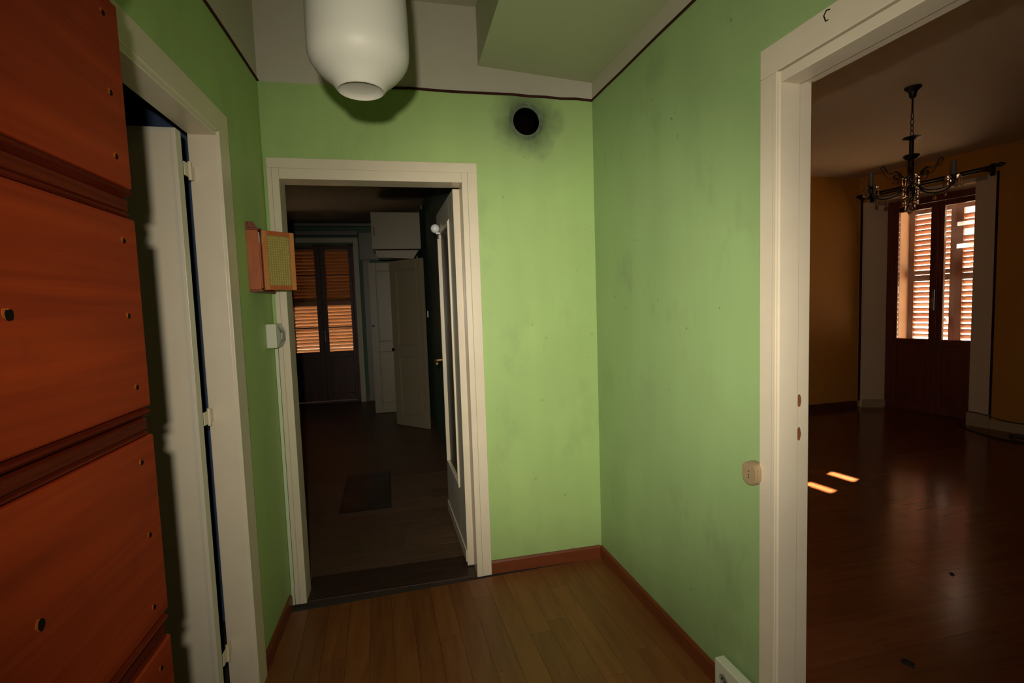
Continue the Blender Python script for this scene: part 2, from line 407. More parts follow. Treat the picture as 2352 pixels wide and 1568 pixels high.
# window wall needs inner faces ochre, reveal white: two objects
struct('wall_living_window', mb, 'lwhite', 'living room wall with white splayed reveal around the tall window', 'wall', WW)
mb = MB().box(-.008, -.0005, -1.4, 3.81, 0, 2.84).box(-.008, -.0005, 5.09, 5.3, 0, 2.84).box(-.008, -.0005, 3.81, 5.09, 2.56, 2.84)
struct('wall_living_side', mb, 'ochre', 'ochre painted wall face around the curtain rod', 'wall', WW)
mb = MB().prism([(1.05, -1.5), (7.33, -1.5), (5.96, 5.45), (1.05, 5.4)], 2, LZ, 3.0)
struct('ceiling_living', mb, 'lceil', 'living room ceiling the chandelier hangs from', 'ceiling')
# unseen roof slab added to stop sun leaking in, and street
struct('roof', MB().prism([(-3.2, -1.8), (7.5, -1.8), (6.05, 5.6), (1.2, 5.6), (1.2, 8.45), (-3.2, 8.45)], 2, 3.0, 3.2), 'stucco', 'unseen flat roof slab added over the flat to keep the sun out', 'roof')
struct('ground_street', MB().box(-40, 60, -40, 60, -3.6, -3.5), 'ground', 'bright concrete street outside below the windows', 'ground')
struct('ground_bounce_slab', MB().box(-3.0, .9, 8.35, 9.3, -.25, -.08), 'ground', 'unseen concrete slab added outside the kitchen to bounce sunlight', 'ground')  # unseen slab added to bounce sunlight up onto the kitchen shutters

# ================================================================ FLOORS with planks
unit = MB().box(0, 1, 0, 1, 0, 1)
unit_me = {}
bmu = unit.bm
def plank_mesh(mat):
    return MB().box(0, 1, 0, 1, 0, 1).data('plank', mat)
bmu.free()
def planks(parent, mat, mw, x0, x1, y0, y1, wd, ln, lnv, clip, axis):
    me = plank_mesh(mat); g = .0012; n = 0
    a0, a1, b0, b1 = (x0, x1, y0, y1) if axis == 'x' else (y0, y1, x0, x1)
    b = b0
    while b < b1 - .01:
        bb = min(b+wd, b1); a = a0 - random.random()*ln
        while a < a1:
            l = ln + random.uniform(-lnv, lnv); s, e = max(a, a0), min(a+l, a1)
            if e - s > .003:
                cx, cy = ((s+e)/2, (b+bb)/2) if axis == 'x' else ((b+bb)/2, (s+e)/2)
                if clip(cx, cy, e-s):
                    h = .012 + random.uniform(-.00025, .00025)
                    if axis == 'x': q = mw @ T(s+g/2, b+g/2, -.012) @ Matrix.Diagonal((e-s-g, bb-b-g, h, 1))
                    else: q = mw @ T(b+g/2, s+g/2, -.012) @ Matrix.Diagonal((bb-b-g, e-s-g, h, 1))
                    link('plank', me, parent, q); n += 1
            a += l
        b = bb
    return n
fh = struct('floor', MB().box(-.74, 1.16, .05, 2.53, -.12, -.012), 'sub', 'laminate floor of the hallway', 'floor')
planks(fh, 'floor_hall', RWm, -1.72, -.001, .25, 2.51, .0955, .72, .30, lambda x, y, l: True, 'y')
fk = struct('floor_kitchen', MB().box(-2.3, .9, 2.53, KB+.35, -.12, -.012), 'sub', 'dark wooden floor of the kitchen', 'floor')
planks(fk, 'floor_k', frame((0, 2.7), 0), -2.1, .40, 2.735, KB, .19, 1.25, .0, lambda x, y, l: True, 'x')
fl_ = struct('floor_living', MB().prism([(1.16, -1.5), (7.3, -1.5), (5.96, 5.4), (1.16, 5.4)], 2, -.12, -.012), 'sub', 'reddish laminate floor of the living room', 'floor')
planks(fl_, 'floor_l', frame((0, 2.5), 0), 1.16, 6.6, -.6, LY, .192, 1.28, .0, lambda x, y, l: True, 'x')
th = MB().box(-.53, .345, 2.505, 2.735, -.02, .006, bev=.002)
tag(th.build('threshold', 'thresh'), 'dark worn wooden threshold in the kitchen doorway', 'threshold', kind='structure')
tag(MB().box(.0, .105, .40, 1.262, -.02, .004).build('threshold', 'thresh', mw=RWm), 'flat wooden threshold in the living room doorway', 'threshold', kind='structure')

# ================================================================ SKIRTING + DARK TRIM
def bar_tag(mb, name, mat, label, cat, mw=None): return struct(name, mb, mat, label, cat, mw)
SK = [(0, 0), (.012, 0), (.012, .06), (.008, .07), (0, .07)]
bar_tag(MB().prism([(2.516-a, z) for a, z in SK], 0, .408, 1.02), 'baseboard_back', 'skirt', 'short reddish wood skirting under the green wall by the kitchen doorway', 'skirting')
bar_tag(MB().prism([(-a, z) for a, z in SK], 1, 1.315, 2.51), 'baseboard_right', 'skirt', 'long reddish wood skirting along the streaked green wall', 'skirting', RWm)
bar_tag(MB().prism([(a, z) for a, z in SK], 1, 2.032, 2.47), 'baseboard_left', 'skirt', 'reddish wood skirting below the key box wall', 'skirting', LW)
bar_tag(MB().box(1.2, 5.62, LY-.012, LY, 0, .075), 'baseboard_living_back', 'lskirt', 'dark skirting along the ochre far wall', 'skirting')
bar_tag(MB().box(-.024, -.006, -1.2, 3.805, 0, .095).box(-.03, .0, 3.805, 3.995, 0, .14), 'baseboard_living_window', 'lskirt2', 'pale plinth and skirting beside the tall living room window', 'skirting', WW)
bar_tag(MB().prism([(0.0, 5.06), (.205, 4.923), (.205, 4.910), (-.004, 5.045)], 2, 0, .10), 'baseboard_reveal', 'lskirt2', 'small grey skirting at the foot of the white window reveal', 'skirting', WW)
bar_tag(MB().box(-.62, -.43, KB-.014, KB, 0, .09), 'baseboard_kitchen', 'skirt', 'orange brown skirting bit beside the kitchen glass doors', 'skirting')
# dark batten at the top of the green paint
def wobble(fx, a, b, n=14, amp=.0025):
    return [fx(a+(b-a)*i/n, random.uniform(-amp, amp)) for i in range(n+1)]
bar_tag(MB().tube(wobble(lambda s, r: (s, 2.512, 2.475+r-.003*(s > .8)), -.158, 1.03), .0062, 6), 'trim_1', 'trim_dark', 'thin dark red trim line on the end wall above the kitchen doorway', 'trim')
bar_tag(MB().tube(wobble(lambda s, r: (-.003, s, 2.472+r*.5), .25, 2.51), .0058, 6), 'trim_2', 'trim_dark', 'thin dark trim line along the top of the streaked green wall', 'trim', RWm)
bar_tag(MB().tube(wobble(lambda s, r: (.003, s, 2.473+r), .25, 2.51), .0058, 6), 'trim_3', 'trim_dark', 'thin dark trim line above the doorway behind the red door', 'trim', LW)
bar_tag(MB().box(-.016, 0, 5.085, 5.105, .08, 2.56), 'trim_4', 'trim_dark', 'dark vertical trim line between ochre wall and white window reveal', 'trim', WW)
bar_tag(MB().box(-.016, 0, 3.80, 3.818, .10, 2.58), 'trim_5', 'trim_dark', 'dark vertical trim line between white window surround and shaded ochre wall', 'trim', WW)
# flue hole: ring and black sleeve
e = empty('flue_hole', T(HX, 2.516, HZ), 'open round stovepipe hole with sooty ring in the green wall', 'flue hole')
mb = MB(); RXm = RX(-90)
mb.lathe([(HR-.0005, 0), (HR-.0005, .094), (0, .094)], 40, m=RXm)
mb.build('flue_sleeve', 'soot', e, True)
for rad, th_, pr in ((.073, .0038, .003), (.082, .0028, .001), (.089, .0030, .0015)):
    pts = []
    for i in range(56):
        a = 2*math.pi*i/56; rr = rad + random.uniform(-.0012, .0012)
        pts.append((rr*math.cos(a), -pr, rr*math.sin(a)))
    MB().tube(pts, [th_*random.uniform(.7, 1.25) for _ in pts], 6, True).build('flue_ring', 'ring', e, True)

# ================================================================ DOOR FRAMES
def casing_groove_v(mb, x0, x1, yf, z0, z1): pass
# --- kitchen doorway frame
e = empty('door_frame', I4, 'cream frame of the kitchen doorway in the green end wall', 'door frame', kind='structure')
X0, X1, ZT = -.566, .405, 2.128
XI0, XI1, ZI = -.514, .327, 2.032
YF = 2.516
# outer flat architrave pieces, inner raised band, groove between
def architrave(name, boxes):
    mb = MB()
    for b in boxes: mb.box(*b, bev=.0022)
    return mb.build(name, 'frame', e)
architrave('architrave', [(X0, X0+.020, YF-.017, YF, 0, ZT-.046)])
architrave('architrave', [(X1-.048, X1, YF-.017, YF, 0, ZT-.046)])
architrave('architrave', [(X0, X1, YF-.017, YF, ZT-.046, ZT)])
architrave('jamb', [(X0+.021, XI0, YF-.021, 2.616, 0.001, ZT-.047)])
architrave('jamb', [(XI1, X1-.049, YF-.021, 2.616, 0.001, ZT-.047)])
architrave('head_jamb', [(XI0, XI1, YF-.021, 2.616, ZI, ZT-.047)])
mb = MB().box(XI0-.012, XI0, YF+.055, 2.616, 0, ZI)
# --- left doorway frame (blue room)
e2 = empty('door_frame', LW, 'cream frame of the doorway partly hidden behind the red door', 'door frame', kind='structure')
def fr(name, parent, *boxes, bev=.0022):
    mb = MB()
    for b in boxes: mb.box(*b, bev=bev)
    return mb.build(name, 'frame', parent)
V0, V1 = 1.09, 1.91
fr('architrave', e2, (0, .015, V1+.022, 2.026, 0, 2.045)); fr('architrave', e2, (0, .015, V0-.11, V0-.022, 0, 2.045))
fr('architrave', e2, (0, .015, V0-.11, 2.026, 2.046, 2.13))
fr('bead', e2, (0, .021, V1+.002, V1+.019, 0, 2.043)); fr('bead', e2, (0, .021, V0-.019, V0-.002, 0, 2.043))
fr('jamb', e2, (-.078, .012, V1, V1+.03, 0, 2.04)); fr('jamb', e2, (-.075, .012, V0-.03, V0, 0, 2.04))
fr('head_jamb', e2, (-.075, .012, V0, V1, 2.028, 2.058))
# --- living room doorway frame
e3 = empty('door_frame', RWm, 'cream frame of the doorway into the ochre living room', 'door frame', kind='structure')
A0, A1 = .44, 1.24
fr('architrave', e3, (-.015, 0, A1+.022, 1.314, 0, 2.052)); fr('architrave', e3, (-.015, 0, A0-.075, A0-.022, 0, 2.052))
fr('architrave', e3, (-.015, 0, A0-.075, 1.314, 2.053, 2.135))
fr('bead', e3, (-.021, 0, A1+.004, A1+.020, 0, 2.050)); fr('bead', e3, (-.021, 0, A0-.020, A0-.004, 0, 2.050))
fr('jamb', e3, (-.012, .058, A1, A1+.021, 0, 2.05)); fr('jamb', e3, (-.012, .058, A0-.03, A0, 0, 2.05))
jr = fr('rebate', e3, (.0585, .104, A1+.006, A1+.021, 0, 2.05)); fr('rebate', e3, (.0585, .104, A0-.03, A0-.006, 0, 2.05))
fr('head_jamb', e3, (-.012, .058, A0, A1, 2.018, 2.048)); fr('head_jamb', e3, (.0585, .104, A0, A1, 2.026, 2.048))
for z0, z1 in ((1.083, 1.122), (.980, 1.022)):
    pts = [(.067+.007*math.cos(a)*random.uniform(.8, 1.15), (z0+z1)/2+(z1-z0)/2*math.sin(a)) for a in [2*math.pi*i/12 for i in range(12)]]
    tag(MB().prism(pts, 1, A1+.0045, A1+.0065).build('strike_mortise', 'chip', e3), 'chipped bare wood strike hole')
MB().tube([(.0, 0, 0), (-.012, 0, -.004), (-.020, 0, -.018), (-.014, .0, -.030), (-.006, 0, -.026)], .0013, 6).build('hook', 'bolt', e3, mw=RWm @ T(-.014, 1.08, 2.125))

# ================================================================ RED ENTRANCE DOOR
e = empty('door_1', I4, 'heavy red-brown boarded entrance door swung open against the green wall', 'door', kind='structure')
DX = -.40; DY0, DY1 = .262, .902
MB().box(DX-.044, DX-.015, DY0+.004, DY1-.003, .012, 2.16).build('door_core', 'steel_cream', e)
bands = [(-.04, .012), (.215, .255), (.553, .593), (.891, .932), (1.230, 1.273), (1.570, 1.614), (1.891, 1.934), (2.15, 2.2)]
for (a, b), (c, d) in zip(bands, bands[1:]):
    z0, z1 = max(b, .014), c
    if z1-z0 < .02: continue
    mb = MB().box(DX-.015, DX, DY0, DY1, z0+.0012, z1-.0012, bev=.0035)
    bd = mb.build('board', 'door_red', e)
    rows = [z0+.045, z1-.045] if z1-z0 < .25 else [z0+.036, (z0+z1)/2-.004, z1-.038]
    for yc, zs in ((.860, rows), (.621, [(z0+z1)/2]), (.38, [(z0+z1)/2])):
        for zz in zs:
            y = yc+random.uniform(-.004, .004); zq = zz+random.uniform(-.006, .006)
            k = .0036 if yc > .8 else .0058
            pts = [(y+k*math.cos(a)*random.uniform(.75, 1.2), zq+k*1.15*math.sin(a)*random.uniform(.8, 1.15)) for a in [2*math.pi*i/11 for i in range(11)]]
            pt = MB().prism([(p[0]-.0034, p[1]+.0016) for p in pts], 0, DX-.001, DX+.0006).build('putty', 'putty', bd)
            MB().prism(pts, 0, DX-.001, DX+.0012).build('bolt', 'bolt', bd)
for a, b in bands[1:7]:
    # moulded batten: two ridges with a sunken flat between, profile in (x, z)
    h = b-a
    prof = [(-.015, 0), (-.004, 0), (-.001, .06), (-.002, .12), (-.007, .15), (-.007, .19), (-.003, .23), (-.0025, .60), (-.007, .66), (-.003, .71), (.003, .80), (.005, .87), (.003, .94), (-.003, 1.0), (-.015, 1.0)]
    MB().prism([(DX+x, a+h*f) for x, f in prof], 1, DY0+.003, DY1-.014).build('moulding', 'door_mould', e)

# ================================================================ AJAR WHITE DOOR (blue room)
e = empty('door_2', I4, 'plain cream door standing open into the dark blue room', 'door', kind='structure')
MB().box(-1.45, -.661, 1.786, 1.826, .012, 2.008, bev=.002).build('door_leaf', 'leaf_grey', e)
MB().box(-.672, -.6605, 1.782, 1.7858, .02, 2.0, bev=.001).box(-1.44, -.680, 1.7845, 1.786, .02, 1.995).build('edge_strip', 'frame', e)
for z in (1.895, 1.07, .22):
    MB().lathe([(0, -.03), (.0055, -.03), (.0055, .03), (0, .03)], 12, m=T(-.657, 1.866, z)).box(-.661, -.658, 1.828, 1.908, z-.022, z+.022).build('hinge', 'frame', e)
MB().lathe([(0, 0), (.009, 0), (.009, .04), (.022, .05), (.024, .062), (0, .066)], 20, m=T(-1.38, 1.784, 1.0) @ RX(90)).build('knob', 'brass', e, True)

# ================================================================ GLAZED KITCHEN DOOR (open into kitchen)
LF = T(.327, 2.606, 0) @ RZ(2.4)     # local: y along the leaf, x negative = face towards the doorway
e = empty('door_3', LF, 'glazed cream door folded back into the kitchen', 'door', kind='structure')
LT = .036
def lb(name, mat, *boxes, bev=.0015):
    mb = MB()
    for b in boxes: mb.box(*b, bev=bev)
    return mb.build(name, mat, e)
lb('stile', 'leaf_grey', (-LT, 0, 0, .175, .012, 2.025)); lb('stile', 'leaf_grey', (-LT, 0, .655, .745, .012, 2.025))
lb('rail', 'leaf_grey', (-LT, 0, .1755, .6545, 1.905, 2.025)); lb('rail', 'leaf_grey', (-LT, 0, .1755, .6545, .012, .398))
MB().box(-.021, -.015, .176, .654, .40, 1.90).build('glass_pane', 'textured_glass', e)
lb('glazing_bead', 'frame', (-LT-.010, -.021, .172, .190, .405, 1.895), bev=.003)
lb('glazing_bead', 'frame', (-LT-.010, -.021, .646, .664, .405, 1.86), bev=.003)
lb('glazing_bead', 'frame', (-LT-.008, -.021, .172, .664, .387, .405), bev=.003)
lb('glazing_bead', 'frame', (-LT-.004, -.021, .172, .664, 1.885, 1.903), bev=.003)
lb('kick_strip', 'frame', (-LT-.007, -LT, .0, .745, .035, .10), bev=.002)
lb('hinge_edge', 'frame', (-LT, -.001, -.004, -.0005, .02, 2.02), bev=.0005)
hp = lb('handle_plate', 'brass', (-LT-.004, -LT, .685, .722, .92, 1.15), bev=.0015)
MB().tube([(-LT-.002, .70, 1.072), (-LT-.045, .70, 1.072), (-LT-.052, .69, 1.070), (-LT-.052, .60, 1.060)], [.008, .008, .009, .008], 10).build('lever', 'brass', hp, True)
kb = MB(); 
kb.lathe([(0, -.028), (.012, -.0255), (.021, -.0185), (.0265, -.009), (.028, 0), (.0265, .009), (.021, .0185), (.012, .0255), (0, .028)], 24, m=T(-LT-.030, .575, 1.913))
kb.tube([(-LT, .575, 1.885), (-LT-.022, .575, 1.885), (-LT-.03, .575, 1.895)], .006, 8)
tag(kb.build('white_ball', 'white', e, True), 'white ball on a bent stem')  # white ball on a bent stem by the top of the glass

# ================================================================ THINGS IN THE HALL
# opal glass pendant
LX, LYY = -.060, 1.15
e = empty('pendant_lamp', T(LX, LYY, 1.888), 'white opal glass pendant lamp hanging from the hallway ceiling', 'lamp')
RB = .1065
prof = [(.0, .012), (.034, .0095), (.040, .007), (.0455, .003), (.048, 0), (.0525, .0035), (.056, .010), (.080, .030), (.0945, .046), (.102, .058), (.1055, .070), (RB, .088), (RB-.0005, .15), (.104, .22), (.100, .27), (.092, .295), (.075, .315), (.05, .325), (.045, .335), (.045, .345), (0, .345)]
MB().lathe(prof, 64).build('glass_shade', 'opal', e, True)
MB().lathe([(0, .345), (.03, .345), (.034, .36), (.03, .40), (.012, .42), (.006, .43), (.006, .93), (.03, .94), (.05, .975), (.052, .997), (0, .997)], 32).build('stem', 'white', e, True)

# key box
KW = LW
e = empty('key_box', LW @ T(0, 2.2, 1.51), 'small orange wooden key box with its mesh door ajar', 'key box')
# local: x out of wall, y along the wall (0 near), z up
D, Wd, H = .043, .185, .245
MB().box(0, D, 0, .008, .006, H, bev=.001).build('side_panel', 'keybox', e)
MB().box(0, D, Wd-.008, Wd, .006, H, bev=.001).build('side_panel', 'keybox', e)
MB().box(0, .006, .0085, Wd-.0085, .006, H).build('back_panel', 'keybox', e)
MB().box(0, D+.006, -.004, Wd+.006, -.004, .0055, bev=.0015).build('bottom_board', 'keybox_dark', e)
MB().box(0, D+.006, -.004, Wd+.006, H, H+.008, bev=.0015).build('top_board', 'keybox_dark', e)
cr = [(-.004, H+.0085), (-.004, H+.016), (.010, H+.034), (.022, H+.034), (.045, H+.018), (.075, H+.012), (.0925, H+.03), (.11, H+.012), (.14, H+.018), (.155, H+.026), (.173, H+.024), (.189, H+.016), (.189, H+.0085)]
MB().prism(cr, 0, 0, .012).build('crest', 'keybox_dark', e)
MB().prism([(0.0, H+.0085), (.004, H+.022), (.018, H+.033), (.026, H+.033), (.040, H+.0085)], 1, -.003, .008).build('crest', 'keybox_dark', e)
MB().box(D-.006, D+.004, .010, .022, .012, H-.05).build('inner_strip', 'keybox', e)
DM = T(D+.004, .026, .004) @ RZ(-48)
FW_, DWd, DH = .019, .137, .243
dr = MB().box(0, .010, 0, FW_, 0, DH, bev=.001).data('door_stile', 'keybox_lite')
dstile = link('door_stile', dr, e, e.matrix_basis @ DM)
de = dstile
mb = MB().box(0, .010, DWd-FW_, DWd, 0, DH, bev=.001); x = mb.build('door_stile', 'keybox_lite', e, mw=e.matrix_basis @ DM)
mb = MB().box(.0005, .0095, FW_+.0002, DWd-FW_-.0002, 0, FW_, bev=.001); mb.build('door_rail', 'keybox', e, mw=e.matrix_basis @ DM)
mb = MB().box(.0005, .0095, FW_+.0002, DWd-FW_-.0002, DH-FW_, DH, bev=.001); mb.build('door_rail', 'keybox', e, mw=e.matrix_basis @ DM)
cane = MB().box(.004, .0055, FW_, DWd-FW_, FW_, DH-FW_).build('cane_panel', 'mesh_back', e, mw=e.matrix_basis @ DM)
mb = MB(); n = 10
for i in range(1, n):
    y = FW_+(DWd-2*FW_)*i/n; mb.tube([(.0062, y, FW_), (.0062, y, DH-FW_)], .0017, 5)
for i in range(1, 20):
    z = FW_+(DH-2*FW_)*i/20; mb.tube([(.0070, FW_, z), (.0070, DWd-FW_, z)], .0014, 5)
bars = mb.build('cane_weave', 'mesh_wire', cane); 
tag(MB().prism([(.0, .0), (.014, .0), (.016, .03), (.011, .045), (.003, .045), (-.001, .03)], 0, -.003, .0).build('key_tag', 'white', mw=e.matrix_basis @ T(D-.001, .0145, H-.052)), 'white plastic key tag hanging in the wooden key box', 'key tag')

# thermostat / door chime
e = empty('thermostat', LW @ T(0, 2.375, 1.262), 'ivory plastic wall thermostat box below the key box', 'thermostat')
MB().box(0, .044, 0, .110, 0, .108, bev=.004).build('housing', 'plastic', e)
MB().prism([(.0445, .004), (.058, .03), (.058, .07), (.0445, .104)], 1, .010, .104).build('front_cover', 'plastic_dark', e)
MB().box(.0585, .0605, .02, .05, .035, .068, bev=.0008).build('cover_highlight', 'white', e)  # white patch stands in for the highlight on the front cover
tag(MB().box(-.582, -.5675, 2.497, 2.5155, .0, 1.262, bev=.001).build('cable_duct', 'duct'), 'slim pale cable duct running down from the thermostat', 'cable duct')

# beige round-cornered switch on the right wall
e = empty('wall_switch', RWm @ T(0, 1.334, .862), 'beige rounded surface switch beside the living room doorway', 'switch')
def dshape(wd, hh, n=32):
    pts = []
    for i in range(n):
        a = 2*math.pi*i/n; c, s_ = math.cos(a), math.sin(a)
        ex = 2/3.2 if s_ > 0 else 2/2.3
        pts.append((wd*abs(c)**ex*(1 if c > 0 else -1), hh*abs(s_)**ex*(1 if s_ > 0 else -1)))
    return pts
MB().prism(dshape(.031, .036), 0, -.030, -.001).build('housing', 'beige', e, True)
MB().prism(dshape(.029, .034), 0, -.037, -.0305).build('cover', 'beige', e, True)
for z in (.008, -.004, -.012): MB().lathe([(0, 0), (.002, 0), (.002, .0012), (0, .0012)], 10, m=T(-.037, 0, z) @ RY(-90)).build('screw_hole', 'hole', e)

# socket box at the bottom
e = empty('socket_box', RWm @ T(0, 1.32, .035), 'ivory surface socket box above the skirting near the doorway', 'socket')
MB().box(-.050, -.0125, 0, .165, .0, .115, bev=.003).build('housing', 'plastic', e)
MB().lathe([(0, 0), (.019, 0), (.021, .004), (.016, .004), (.015, -.0), (0, -.0)], 24, m=T(-.050, .115, .065) @ RY(-90)).build('socket_insert', 'plastic_dark', e, True)
for y, z in ((.105, .065), (.125, .065), (.115, .052)): MB().lathe([(0, 0), (.0028, 0), (.0028, .0048), (0, .0048)], 10, m=T(-.050, y, z) @ RY(-90)).build('pin_hole', 'hole', e)

# ================================================================ WINDOWS
def slat_mesh(ln, dep, th_, mat):
    return MB().box(-dep/2, dep/2, 0, ln, -th_/2, th_/2, bev=.0015).data('slat', mat)
# --- living room french window
e = empty('window_1', WW, 'tall mahogany french window of the living room with glowing louvred shutters', 'window', kind='structure')
def wb(name, mat, *boxes, parent=None, bev=.003):
    mb = MB()
    for b in boxes: mb.box(*b, bev=bev)
    return mb.build(name, mat, parent or e)
W0, W1 = .205, .255
wb('window_frame', 'mahog', (W0, W1, 4.855, 4.922, 0, 2.495)); wb('window_frame', 'mahog', (W0, W1, 3.93, 3.99, 0, 2.49)); wb('window_frame', 'mahog', (W0, W1, 3.9905, 4.8545, 2.425, 2.495))
for va, vb, pa, pb in ((4.4235, 4.853, 4.475, 4.803), (3.992, 4.4215, 4.040, 4.346)):
    l = wb('casement', 'mahog', (W0+.004, W1-.004, va, pa, .015, 2.42), (W0+.004, W1-.004, pb, vb, .015, 2.42), (W0+.004, W1-.004, pa, pb, 2.360, 2.42), (W0+.004, W1-.004, pa, pb, .80, .868), (W0+.004, W1-.004, pa, pb, .015, .12))
    wb('pane', 'pane', (W0+.022, W0+.026, pa, pb, .868, 2.360), parent=l, bev=0)
    wb('lower_panel', 'mahog', (W0+.014, W1-.014, pa, pb, .12, .80), (W0+.008, W1-.008, pa+.05, pb-.05, .18, .74), parent=l)
wb('cover_strip', 'mahog', (W0-.012, W0+.003, 4.395, 4.455, .015, 2.41))
hp = wb('handle_plate', 'chrome', (W0-.018, W0-.0125, 4.413, 4.437, 1.20, 1.44))
MB().tube([(W0-.018, 4.425, 1.335), (W0-.045, 4.425, 1.335), (W0-.05, 4.425, 1.32), (W0-.048, 4.425, 1.23)], .007, 8).build('lever', 'chrome', hp, True)
SW = .46
MB().box(.20, .46, 3.905, 4.92, -.11, .018).build('sill', 'kmahog', e)
me_s = slat_mesh(1, .062, .009, 'slat')
for a, b in ((4.355, 4.832), (3.885, 4.3549)):
    sh = wb('shutter', 'slat', (SW+.001, SW+.039, b-.068, b, .02, 2.47), (SW+.001, SW+.039, a, a+.05, .02, 2.47), (SW+.001, SW+.039, a+.05, b-.068, 2.34, 2.47), (SW+.001, SW+.039, a+.05, b-.068, 1.545, 1.615), (SW+.001, SW+.039, a+.05, b-.068, .02, .12))
    va, vb = a+.049, b-.067
    for z0, z1 in ((.12, 1.545), (1.615, 2.34)):
        n = round((z1-z0)/.0615); p = (z1-z0)/n
        for i in range(n):
            z = z0 + p*(i+.5); tilt = 44 + random.uniform(-4, 3.5); l = vb-va
            if a < 4 and (abs(z-2.055) < .031 or abs(z-2.30) < .031): continue   # two slats are missing
            elif random.random() < .10: tilt = 33
            y0 = va
            if a > 4 and abs(z-1.09) < .031: y0 = va+.028; l -= .028
            # slats fall towards the outside: outer edge lower
            q = WW @ T(SW+.019, y0, z) @ RY(tilt) @ Matrix.Diagonal((1, l, 1, 1))
            link('slat', me_s, sh, q)
# curtain rods
e = empty('curtain_rod', WW @ T(0, 0, 0), 'double black curtain rod on brackets above the living room window', 'curtain rod')
MB().tube([(-.10, 3.80, 2.622), (-.10, 5.03, 2.588)], .012, 12).build('rod', 'iron', e, True)
MB().tube([(-.155, 3.80, 2.585), (-.155, 5.03, 2.550)], .010, 12).build('rod', 'iron', e, True)
for v, s_ in ((3.80, -1), (5.03, 1)):
    zz = 2.622-(v-3.8)*.0276
    MB().lathe([(0, 0), (.016, .004), (.016, .012), (.012, .018), (.022, .03), (.02, .05), (.008, .075), (0, .085)], 16, m=T(-.10, v, zz) @ RX(-90*s_)).build('finial', 'iron', e, True)
    MB().box(-.165, -.0085, v-.012-(.05*s_), v+.012-(.05*s_), zz-.052, zz-.018, bev=.003).box(-.02, -.0085, v-.02-(.05*s_), v+.02-(.05*s_), zz-.08, zz+.04, bev=.003).build('bracket', 'iron', e)

# --- kitchen french window
e = empty('window_2', T(0, KB, 0), 'kitchen french window with orange lit closed shutters', 'window', kind='structure')
Y0, Y1 = .20, .245
def kb_(name, mat, *boxes, parent=None, bev=.003):
    mb = MB()
    for b in boxes: mb.box(*b, bev=bev)
    return mb.build(name, mat, parent or e)
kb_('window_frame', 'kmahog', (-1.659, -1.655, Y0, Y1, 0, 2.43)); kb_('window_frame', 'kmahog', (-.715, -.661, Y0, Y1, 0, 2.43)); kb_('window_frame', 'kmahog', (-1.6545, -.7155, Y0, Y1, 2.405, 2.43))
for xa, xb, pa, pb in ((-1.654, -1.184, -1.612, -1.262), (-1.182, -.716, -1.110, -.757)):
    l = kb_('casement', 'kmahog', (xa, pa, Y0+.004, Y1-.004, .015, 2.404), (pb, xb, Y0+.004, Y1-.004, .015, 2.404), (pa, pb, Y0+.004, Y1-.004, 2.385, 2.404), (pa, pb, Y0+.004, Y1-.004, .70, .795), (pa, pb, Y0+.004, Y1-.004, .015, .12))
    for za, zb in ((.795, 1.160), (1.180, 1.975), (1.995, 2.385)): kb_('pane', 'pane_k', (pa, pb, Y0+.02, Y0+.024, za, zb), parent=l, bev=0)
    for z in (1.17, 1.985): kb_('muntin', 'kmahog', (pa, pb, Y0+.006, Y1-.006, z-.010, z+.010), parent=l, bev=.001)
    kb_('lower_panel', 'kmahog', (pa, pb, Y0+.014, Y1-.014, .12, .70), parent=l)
hp = kb_('handle_plate', 'chrome', (-1.175, -1.155, Y0-.006, Y0+.003, .95, 1.12))
MB().tube([(-1.165, Y0-.005, 1.07), (-1.165, Y0-.04, 1.07), (-1.15, Y0-.045, 1.07), (-1.09, Y0-.045, 1.068)], .008, 8).build('lever', 'chrome', hp, True)
kb_('sill', 'kmahog', (-1.659, -.661, .12, .35, -.11, .012))
kb_('surround', 'ksurr', (-.66, -.585, -.02, .0, .0, 2.53)); kb_('surround', 'ksurr', (-1.80, -.6605, -.02, .0, 2.455, 2.53))
me_k = slat_mesh(1, .071, .007, 'slat_k')
SY = KB+.32
for xa, xb in ((-1.655, -1.175), (-1.172, -.665)):
    sh = MB()
    for b in ((xa, xa+.04, .32, .35, .02, 2.42), (xb-.04, xb, .32, .35, .02, 2.42), (xa, xb, .32, .35, 2.37, 2.42), (xa, xb, .32, .35, 1.52, 1.585), (xa, xb, .32, .35, .02, .1)): sh.box(*b)
    sh = sh.build('shutter', 'slat_k', e)
    for z0, z1 in ((.1, 1.52), (1.585, 2.37)):
        n = round((z1-z0)/.053); p = (z1-z0)/n
        for i in range(n):
            q = T(xa+.04, SY+.015, z0+p*(i+.5)) @ RZ(-90) @ RY(0) 
            q = T(xb-.04, SY+.015, z0+p*(i+.5)) @ RZ(90) @ RY((46.5 if z0 < 1 else 69)+random.uniform(-1.0, 1.0)) @ Matrix.Diagonal((1, xb-xa-.08, 1, 1))
            # local x -> world +y (outwards) after RZ(90); local y -> world -x
            link('slat', me_k, sh, q)

# ================================================================ KITCHEN THINGS
e = empty('pelmet_shelf', T(0, KB, 0), 'long grey board shelf above the kitchen glass doors', 'shelf')
MB().box(-1.95, -.575, -.12, -.001, 2.555, 2.615, bev=.003).build('board', 'kboard', e)
MB().box(-1.95, -.36, -.07, -.001, 2.695, 2.735, bev=.003).build('upper_board', 'kboard', e)
